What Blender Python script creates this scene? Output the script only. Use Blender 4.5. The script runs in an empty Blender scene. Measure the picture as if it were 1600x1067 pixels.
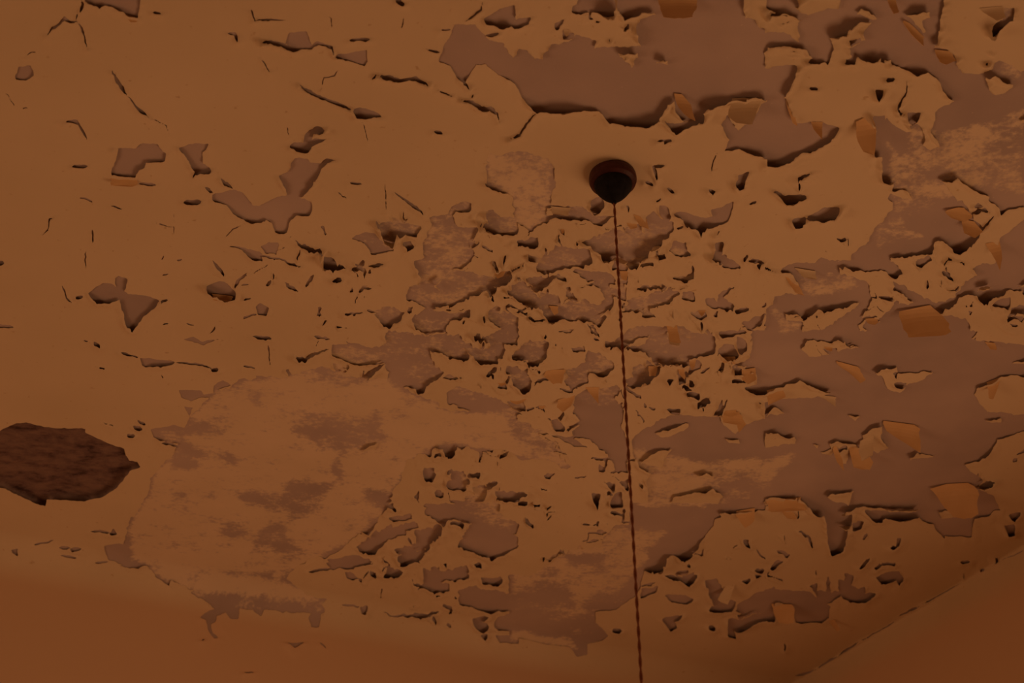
import bpy, math
import numpy as np
from mathutils import Vector, Matrix

# ------------------------------------------------------------------ camera, light, exposure
sc = bpy.context.scene
C = sc.collection
FPX, CX, CY = 2135.0, 800.0, 533.5            # focal length and centre in photo pixels (1600x1067)
PITCH = math.radians(35.2)
CAM = np.array([0.0, 0.0, 1.5])
CEIL = 3.2                                    # ceiling height
cam = bpy.data.cameras.new('camera'); cam_o = bpy.data.objects.new('camera', cam); C.objects.link(cam_o)
cam.sensor_width = 36.0; cam.lens = FPX * 36.0 / 1600.0; cam.clip_start = 0.01
cam_o.location = CAM; cam_o.rotation_euler = (math.pi / 2 + PITCH, 0, 0)
cam.dof.use_dof = True; cam.dof.focus_distance = 2.75; cam.dof.aperture_fstop = 5.6
sc.camera = cam_o
vs = sc.view_settings
vs.view_transform = 'Standard'; vs.look = 'None'; vs.gamma = 1.0; vs.use_curve_mapping = False
vs.exposure = 0.0
world = bpy.data.worlds.new('dusk'); sc.world = world; world.use_nodes = True
world.node_tree.nodes['Background'].inputs[0].default_value = (0.9, 0.5, 0.25, 1)
world.node_tree.nodes['Background'].inputs[1].default_value = 0.0

# the room: its far corner, the direction A towards the right wall and B towards the back wall
AZ = math.radians(65.2)
A = np.array([math.sin(AZ), math.cos(AZ), 0.0]); B = np.array([-math.cos(AZ), math.sin(AZ), 0.0])
def rays(x, y):
    x = np.asarray(x, float); y = np.asarray(y, float)
    e = PITCH
    fwd = np.array([0, math.cos(e), math.sin(e)]); up = np.array([0, -math.sin(e), math.cos(e)])
    d = fwd * FPX + np.array([1.0, 0, 0]) * (x[..., None] - CX) - up * (y[..., None] - CY)
    return d / np.linalg.norm(d, axis=-1, keepdims=True)
_d = rays(1222, 1076); CORNER = CAM + _d * ((CEIL - CAM[2]) / _d[2])
LA, LB = 5.6, 6.6                             # room size along A and B
def room(a, b, z):                            # room coordinates (both <= 0 inside) to the world
    p = CORNER + A * a + B * b; return Vector((p[0], p[1], z))

def area_light(name, a, b, z, wid, hei, facing, energy, col):
    l = bpy.data.lights.new(name, 'AREA'); l.shape = 'RECTANGLE'; l.size = wid; l.size_y = hei
    l.energy = energy; l.color = col
    o = bpy.data.objects.new(name, l); C.objects.link(o); o.location = room(a, b, z)
    o.rotation_euler = Vector(facing).to_track_quat('-Z', 'Z').to_euler()
    return o
WARM = (1.0, 0.515, 0.24)
area_light('window_daylight_side', -0.06, -2.15, 1.0, 1.7, 1.6, tuple(-A), 22.6, WARM)
area_light('fill_light_left', -LA + 0.06, -1.45, 1.1, 1.7, 1.7, tuple(A), 17.6, WARM)  # added fill, balances the left side and brightens the right wall
sc.cycles.max_bounces = 6; sc.cycles.diffuse_bounces = 3; sc.cycles.glossy_bounces = 2

# ------------------------------------------------------------------ materials
def mat(name, rough=0.85):
    m = bpy.data.materials.new(name); m.use_nodes = True
    b = m.node_tree.nodes['Principled BSDF']; b.inputs['Roughness'].default_value = rough
    b.inputs['Specular IOR Level'].default_value = 0.2
    return m, m.node_tree, b
def noise(nt, scale, detail=4, rough=0.55, vec=None, dist=0.0):
    n = nt.nodes.new('ShaderNodeTexNoise'); n.inputs['Scale'].default_value = scale
    n.inputs['Detail'].default_value = detail; n.inputs['Roughness'].default_value = rough
    n.inputs['Distortion'].default_value = dist
    if vec is None:
        tc = nt.nodes.get('TC') or nt.nodes.new('ShaderNodeTexCoord'); tc.name = 'TC'; vec = tc.outputs['Object']
    nt.links.new(vec, n.inputs['Vector']); return n.outputs['Fac']
def ramp(nt, fac, stops):
    r = nt.nodes.new('ShaderNodeValToRGB'); e = r.color_ramp.elements
    while len(e) < len(stops): e.new(0.5)
    for k, (p, c) in enumerate(stops):
        e[k].position = p; e[k].color = (*c, 1) if len(c) == 3 else c
    nt.links.new(fac, r.inputs[0]); return r.outputs[0]
def math_n(nt, op, a, b=None, clamp=False):
    n = nt.nodes.new('ShaderNodeMath'); n.operation = op; n.use_clamp = clamp
    for k, v in enumerate((a, b)):
        if v is None: continue
        if isinstance(v, (int, float)): n.inputs[k].default_value = v
        else: nt.links.new(v, n.inputs[k])
    return n.outputs[0]
def mix(nt, fac, a, b, blend='MIX'):
    n = nt.nodes.new('ShaderNodeMix'); n.data_type = 'RGBA'; n.blend_type = blend
    for s, v in ((n.inputs[0], fac), (n.inputs[6], a), (n.inputs[7], b)):
        if isinstance(v, (int, float)): s.default_value = v
        elif isinstance(v, tuple): s.default_value = (*v, 1)
        else: nt.links.new(v, s)
    return n.outputs[2]
def bump(nt, bs, h, strength, dist):
    b = nt.nodes.new('ShaderNodeBump'); b.inputs['Strength'].default_value = strength
    b.inputs['Distance'].default_value = dist
    nt.links.new(h, b.inputs['Height']); nt.links.new(b.outputs[0], bs.inputs['Normal'])
def attr(nt, name):
    a = nt.nodes.new('ShaderNodeAttribute'); a.attribute_name = name; return a.outputs['Fac']
def smooth(nt, v, lo, hi):
    m = nt.nodes.new('ShaderNodeMapRange'); m.interpolation_type = 'SMOOTHSTEP'
    m.inputs['From Min'].default_value = lo; m.inputs['From Max'].default_value = hi
    nt.links.new(v, m.inputs['Value']); return m.outputs[0]

PAINT, nt, bs = mat('cream_distemper_paint', 0.8)
c1 = ramp(nt, noise(nt, 2.2, 3), [(0.3, (0.775, 0.63, 0.44)), (0.7, (0.85, 0.695, 0.50))])
c2 = mix(nt, smooth(nt, noise(nt, 55, 2, 0.7), 0.66, 0.8), c1, (0.66, 0.48, 0.29))
sep = nt.nodes.new('ShaderNodeSeparateXYZ'); nt.links.new(nt.nodes['TC'].outputs['Object'], sep.inputs[0])
onwall = smooth(nt, math_n(nt, 'SUBTRACT', CEIL, sep.outputs[2]), 0.03, 0.12)      # the walls were painted a redder cream
c3 = mix(nt, onwall, c2, (0.83, 0.60, 0.41))
nt.links.new(c3, bs.inputs['Base Color'])

FLAKE_SHADE, nt, bs = mat('shaded_flake_paint', 0.85)        # orange cast of hanging flakes turned from the light, put into the colour
nt.links.new(ramp(nt, noise(nt, 14, 3), [(0.3, (0.78, 0.51, 0.26)), (0.7, (0.86, 0.59, 0.33))]), bs.inputs['Base Color'])
PLASTER, nt, bs = mat('old_plaster', 0.95)
base = ramp(nt, noise(nt, 3.2, 3, 0.6), [(0.3, (0.48, 0.385, 0.37)), (0.55, (0.57, 0.455, 0.43)), (0.75, (0.64, 0.515, 0.475))])
base = mix(nt, smooth(nt, noise(nt, 130, 2, 0.5), 0.72, 0.78), base, (0.72, 0.58, 0.53))
tc = nt.nodes['TC']; mp = nt.nodes.new('ShaderNodeMapping'); mp.inputs['Scale'].default_value = (1.0, 1.35, 1.35)
mp.inputs['Rotation'].default_value = (0, 0, math.radians(-22))
nt.links.new(tc.outputs['Object'], mp.inputs['Vector'])
blot = noise(nt, 13, 6, 0.7, mp.outputs[0])
v = math_n(nt, 'ADD', math_n(nt, 'MULTIPLY', math_n(nt, 'SUBTRACT', blot, 0.5), 1.9), attr(nt, 'wash'))
fine = noise(nt, 85, 3, 0.6)
v = math_n(nt, 'ADD', v, math_n(nt, 'MULTIPLY', math_n(nt, 'SUBTRACT', fine, 0.5), 0.95))
washed = math_n(nt, 'MULTIPLY', smooth(nt, v, 0.22, 0.7), 0.92)
wcol = ramp(nt, noise(nt, 9, 3), [(0.3, (0.85, 0.69, 0.51)), (0.7, (0.91, 0.74, 0.56))])
col = mix(nt, math_n(nt, 'MULTIPLY', washed, smooth(nt, attr(nt, 'wash'), 0.02, 0.2)), base, wcol)
lat = attr(nt, 'lath')
mp2 = nt.nodes.new('ShaderNodeMapping'); mp2.inputs['Scale'].default_value = (1.0, 1.5, 1.2); mp2.inputs['Rotation'].default_value = (0, 0, math.radians(-4))
nt.links.new(tc.outputs['Object'], mp2.inputs['Vector'])
lc = ramp(nt, noise(nt, 19, 5, 0.68, mp2.outputs[0]), [(0.33, (0.085, 0.05, 0.05)), (0.45, (0.19, 0.12, 0.115)), (0.55, (0.25, 0.165, 0.145)), (0.72, (0.31, 0.205, 0.175))])
nt.links.new(mix(nt, lat, col, lc), bs.inputs['Base Color'])
bump(nt, bs, noise(nt, 150, 2, 0.65), 0.3, 0.0015)

FLOORM, nt, bs = mat('brown_floor', 0.6)
nt.links.new(ramp(nt, noise(nt, 4, 4), [(0.3, (0.20, 0.11, 0.06)), (0.7, (0.28, 0.16, 0.09))]), bs.inputs['Base Color'])
ROSE, nt, bs = mat('dark_bakelite', 0.45)
nt.links.new(ramp(nt, noise(nt, 60, 3), [(0.3, (0.055, 0.018, 0.018)), (0.7, (0.085, 0.026, 0.024))]), bs.inputs['Base Color'])
CAP, nt, bs = mat('black_bakelite', 0.75); bs.inputs['Specular IOR Level'].default_value = 0.1
nt.links.new(ramp(nt, noise(nt, 80, 3), [(0.3, (0.010, 0.010, 0.012)), (0.7, (0.022, 0.022, 0.026))]), bs.inputs['Base Color'])
FLEX, nt, bs = mat('brown_braided_flex', 0.9)
nt.links.new(ramp(nt, noise(nt, 600, 2), [(0.35, (0.19, 0.065, 0.035)), (0.65, (0.32, 0.12, 0.065))]), bs.inputs['Base Color'])
WOOD, nt, bs = mat('window_paint', 0.5)
nt.links.new(ramp(nt, noise(nt, 8, 3), [(0.3, (0.7, 0.66, 0.58)), (0.7, (0.78, 0.74, 0.66))]), bs.inputs['Base Color'])

# ------------------------------------------------------------------ helpers
def link(name, me, m, parent=None):
    o = bpy.data.objects.new(name, me); C.objects.link(o)
    if m and not me.materials: me.materials.append(m)
    if parent: o.parent = parent
    return o
def mesh(name, verts, faces):
    me = bpy.data.meshes.new(name); me.from_pydata([tuple(v) for v in verts], [], faces); me.update(); return me
def mesh_np(name, co, tris, quads):
    me = bpy.data.meshes.new(name)
    nt_, nq = len(tris), len(quads)
    me.vertices.add(len(co)); me.vertices.foreach_set('co', np.ascontiguousarray(co, np.float32).ravel())
    idx = np.concatenate([np.asarray(tris, np.int32).ravel(), np.asarray(quads, np.int32).ravel()])
    me.loops.add(len(idx)); me.loops.foreach_set('vertex_index', idx)
    me.polygons.add(nt_ + nq)
    start = np.concatenate([np.arange(nt_) * 3, nt_ * 3 + np.arange(nq) * 4]).astype(np.int32)
    me.polygons.foreach_set('loop_start', start)
    me.update(calc_edges=True); me.validate(); return me
def box(name, lo, hi, m, parent=None):
    vs_ = [room(a, b, z) for a in (lo[0], hi[0]) for b in (lo[1], hi[1]) for z in (lo[2], hi[2])]
    f = [(0, 1, 3, 2), (4, 6, 7, 5), (0, 4, 5, 1), (2, 3, 7, 6), (0, 2, 6, 4), (1, 5, 7, 3)]
    me = mesh(name, vs_, f); o = link(name, me, m, parent)
    return o
def structure(o, label='plain cream painted wall out of the picture', cat='wall'):
    o['kind'] = 'structure'; o['label'] = label; o['category'] = cat; return o
rng = np.random.RandomState(7)
_lat = rng.rand(64, 256, 256)
_lk = [0]
def vnoise(x, y, wl, ch):
    t = _lat[ch % 64]; x = x / wl; y = y / wl
    xi = np.floor(x).astype(int); yi = np.floor(y).astype(int); fx = x - xi; fy = y - yi
    fx = fx * fx * (3 - 2 * fx); fy = fy * fy * (3 - 2 * fy)
    a = t[yi & 255, xi & 255]; b = t[yi & 255, (xi + 1) & 255]; c = t[(yi + 1) & 255, xi & 255]; d = t[(yi + 1) & 255, (xi + 1) & 255]
    return (a * (1 - fx) + b * fx) * (1 - fy) + (c * (1 - fx) + d * fx) * fy
def fnoise(x, y, wl, ch, octv=3):
    s = 0; w = 1.0; tot = 0
    for k in range(octv):
        s = s + w * (vnoise(x, y, wl / 2 ** k, ch + k * 7) - 0.5); tot += w; w *= 0.55
    return s / tot * 2

# ------------------------------------------------------------------ the room shell
BK = 0.035                                     # the masonry lies this far behind the plaster face
ceiling = structure(box('ceiling', (-LA, -LB, CEIL + BK), (0.3, 0.3, CEIL + 0.3), PAINT), 'cream painted ceiling peeling in flakes to bare mauve plaster', 'ceiling')
wall_back = structure(box('wall_back', (-LA, BK, 0), (0.3, 0.3, CEIL + BK), PAINT), 'smooth orange-cream wall curving softly up into the peeling ceiling', 'wall')
wall_right = structure(box('wall_right', (BK, -LB, 0), (0.3, BK, CEIL + BK), PAINT), 'plain dim wall meeting the ceiling along a thin dark crack', 'wall')
structure(box('wall_left', (-LA - 0.25, -LB - 0.25, 0), (-LA, 0.3, CEIL + 0.3), PAINT), 'cream wall with a taller low window added for fill light', 'wall')
structure(box('wall_front', (-LA, -LB - 0.25, 0), (0.3, -LB, CEIL + 0.3), PAINT), 'plain cream wall without any window', 'wall')
structure(box('floor', (-LA, -LB, -0.2), (0.3, 0.3, 0.0), FLOORM), 'bare dark brown floor of the room', 'floor')
def window(name, a0, a1, b0, b1, z0, z1):
    w = bpy.data.objects.new(name, None); C.objects.link(w); w['kind'] = 'structure'; w['label'] = 'pale window frame low in the wall ' + ('beside the dark ceiling crack' if name == 'window_1' else 'opposite the dark ceiling crack, added around a fill light'); w['category'] = 'window'
    box('window_frame', (a0, b0, z0 - 0.06), (a1, b1, z0), WOOD, w); box('window_frame', (a0, b0, z1), (a1, b1, z1 + 0.06), WOOD, w)
    if a1 - a0 < b1 - b0:
        box('window_frame', (a0, b0 - 0.06, z0 - 0.06), (a1, b0, z1 + 0.06), WOOD, w); box('window_frame', (a0, b1, z0 - 0.06), (a1, b1 + 0.06, z1 + 0.06), WOOD, w)
    else:
        box('window_frame', (a0 - 0.06, b0, z0 - 0.06), (a0, b1, z1 + 0.06), WOOD, w); box('window_frame', (a1, b0, z0 - 0.06), (a1 + 0.06, b1, z1 + 0.06), WOOD, w)
window('window_1', -0.05, 0.02, -3.01, -1.29, 0.19, 1.81)
window('added_window', -LA, -LA + 0.05, -2.31, -0.59, 0.24, 1.96)  # unseen frame, added to go round the left fill light

# plaster face of ceiling, back wall and right wall as one distance field (a soft cove along the back wall)
R_COVE, R_SHARP = 0.10, 0.012
def sround(d1, d2, r):
    u = np.maximum(r - d1, 0); v = np.maximum(r - d2, 0)
    return np.where((d1 < r) | (d2 < r), np.minimum(np.minimum(d1, d2), r - np.sqrt(u * u + v * v)), np.minimum(d1, d2))
def shell(p):
    q = p - CORNER
    da = -(q @ A); db = -(q @ B); dz = CEIL - p[..., 2]
    return sround(sround(dz, db, R_COVE), da, R_SHARP), da, db, dz
def surface(x, y):
    d = rays(x, y); v0 = CAM - CORNER
    hit = [(-(v0 @ A), d @ A), (-(v0 @ B), d @ B), (CEIL - CAM[2], d[..., 2])]
    t = np.min([np.where(q > 1e-3, o / np.maximum(q, 1e-3), 50.0) for o, q in hit], 0) - 0.35
    for _ in range(14):
        s, *_r = shell(CAM + d * t[..., None]); t = t + s
    p = CAM + d * t[..., None]
    e = 0.004; n = np.stack([shell(p + np.eye(3)[k] * e)[0] - shell(p - np.eye(3)[k] * e)[0] for k in range(3)], -1)
    n /= np.linalg.norm(n, axis=-1, keepdims=True)
    _s, da, db, dz = shell(p)
    sid = np.where((dz <= db + 1e-9) & (dz <= da), 0, np.where(db <= da, 1, 2))
    return p, n, sid

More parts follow.
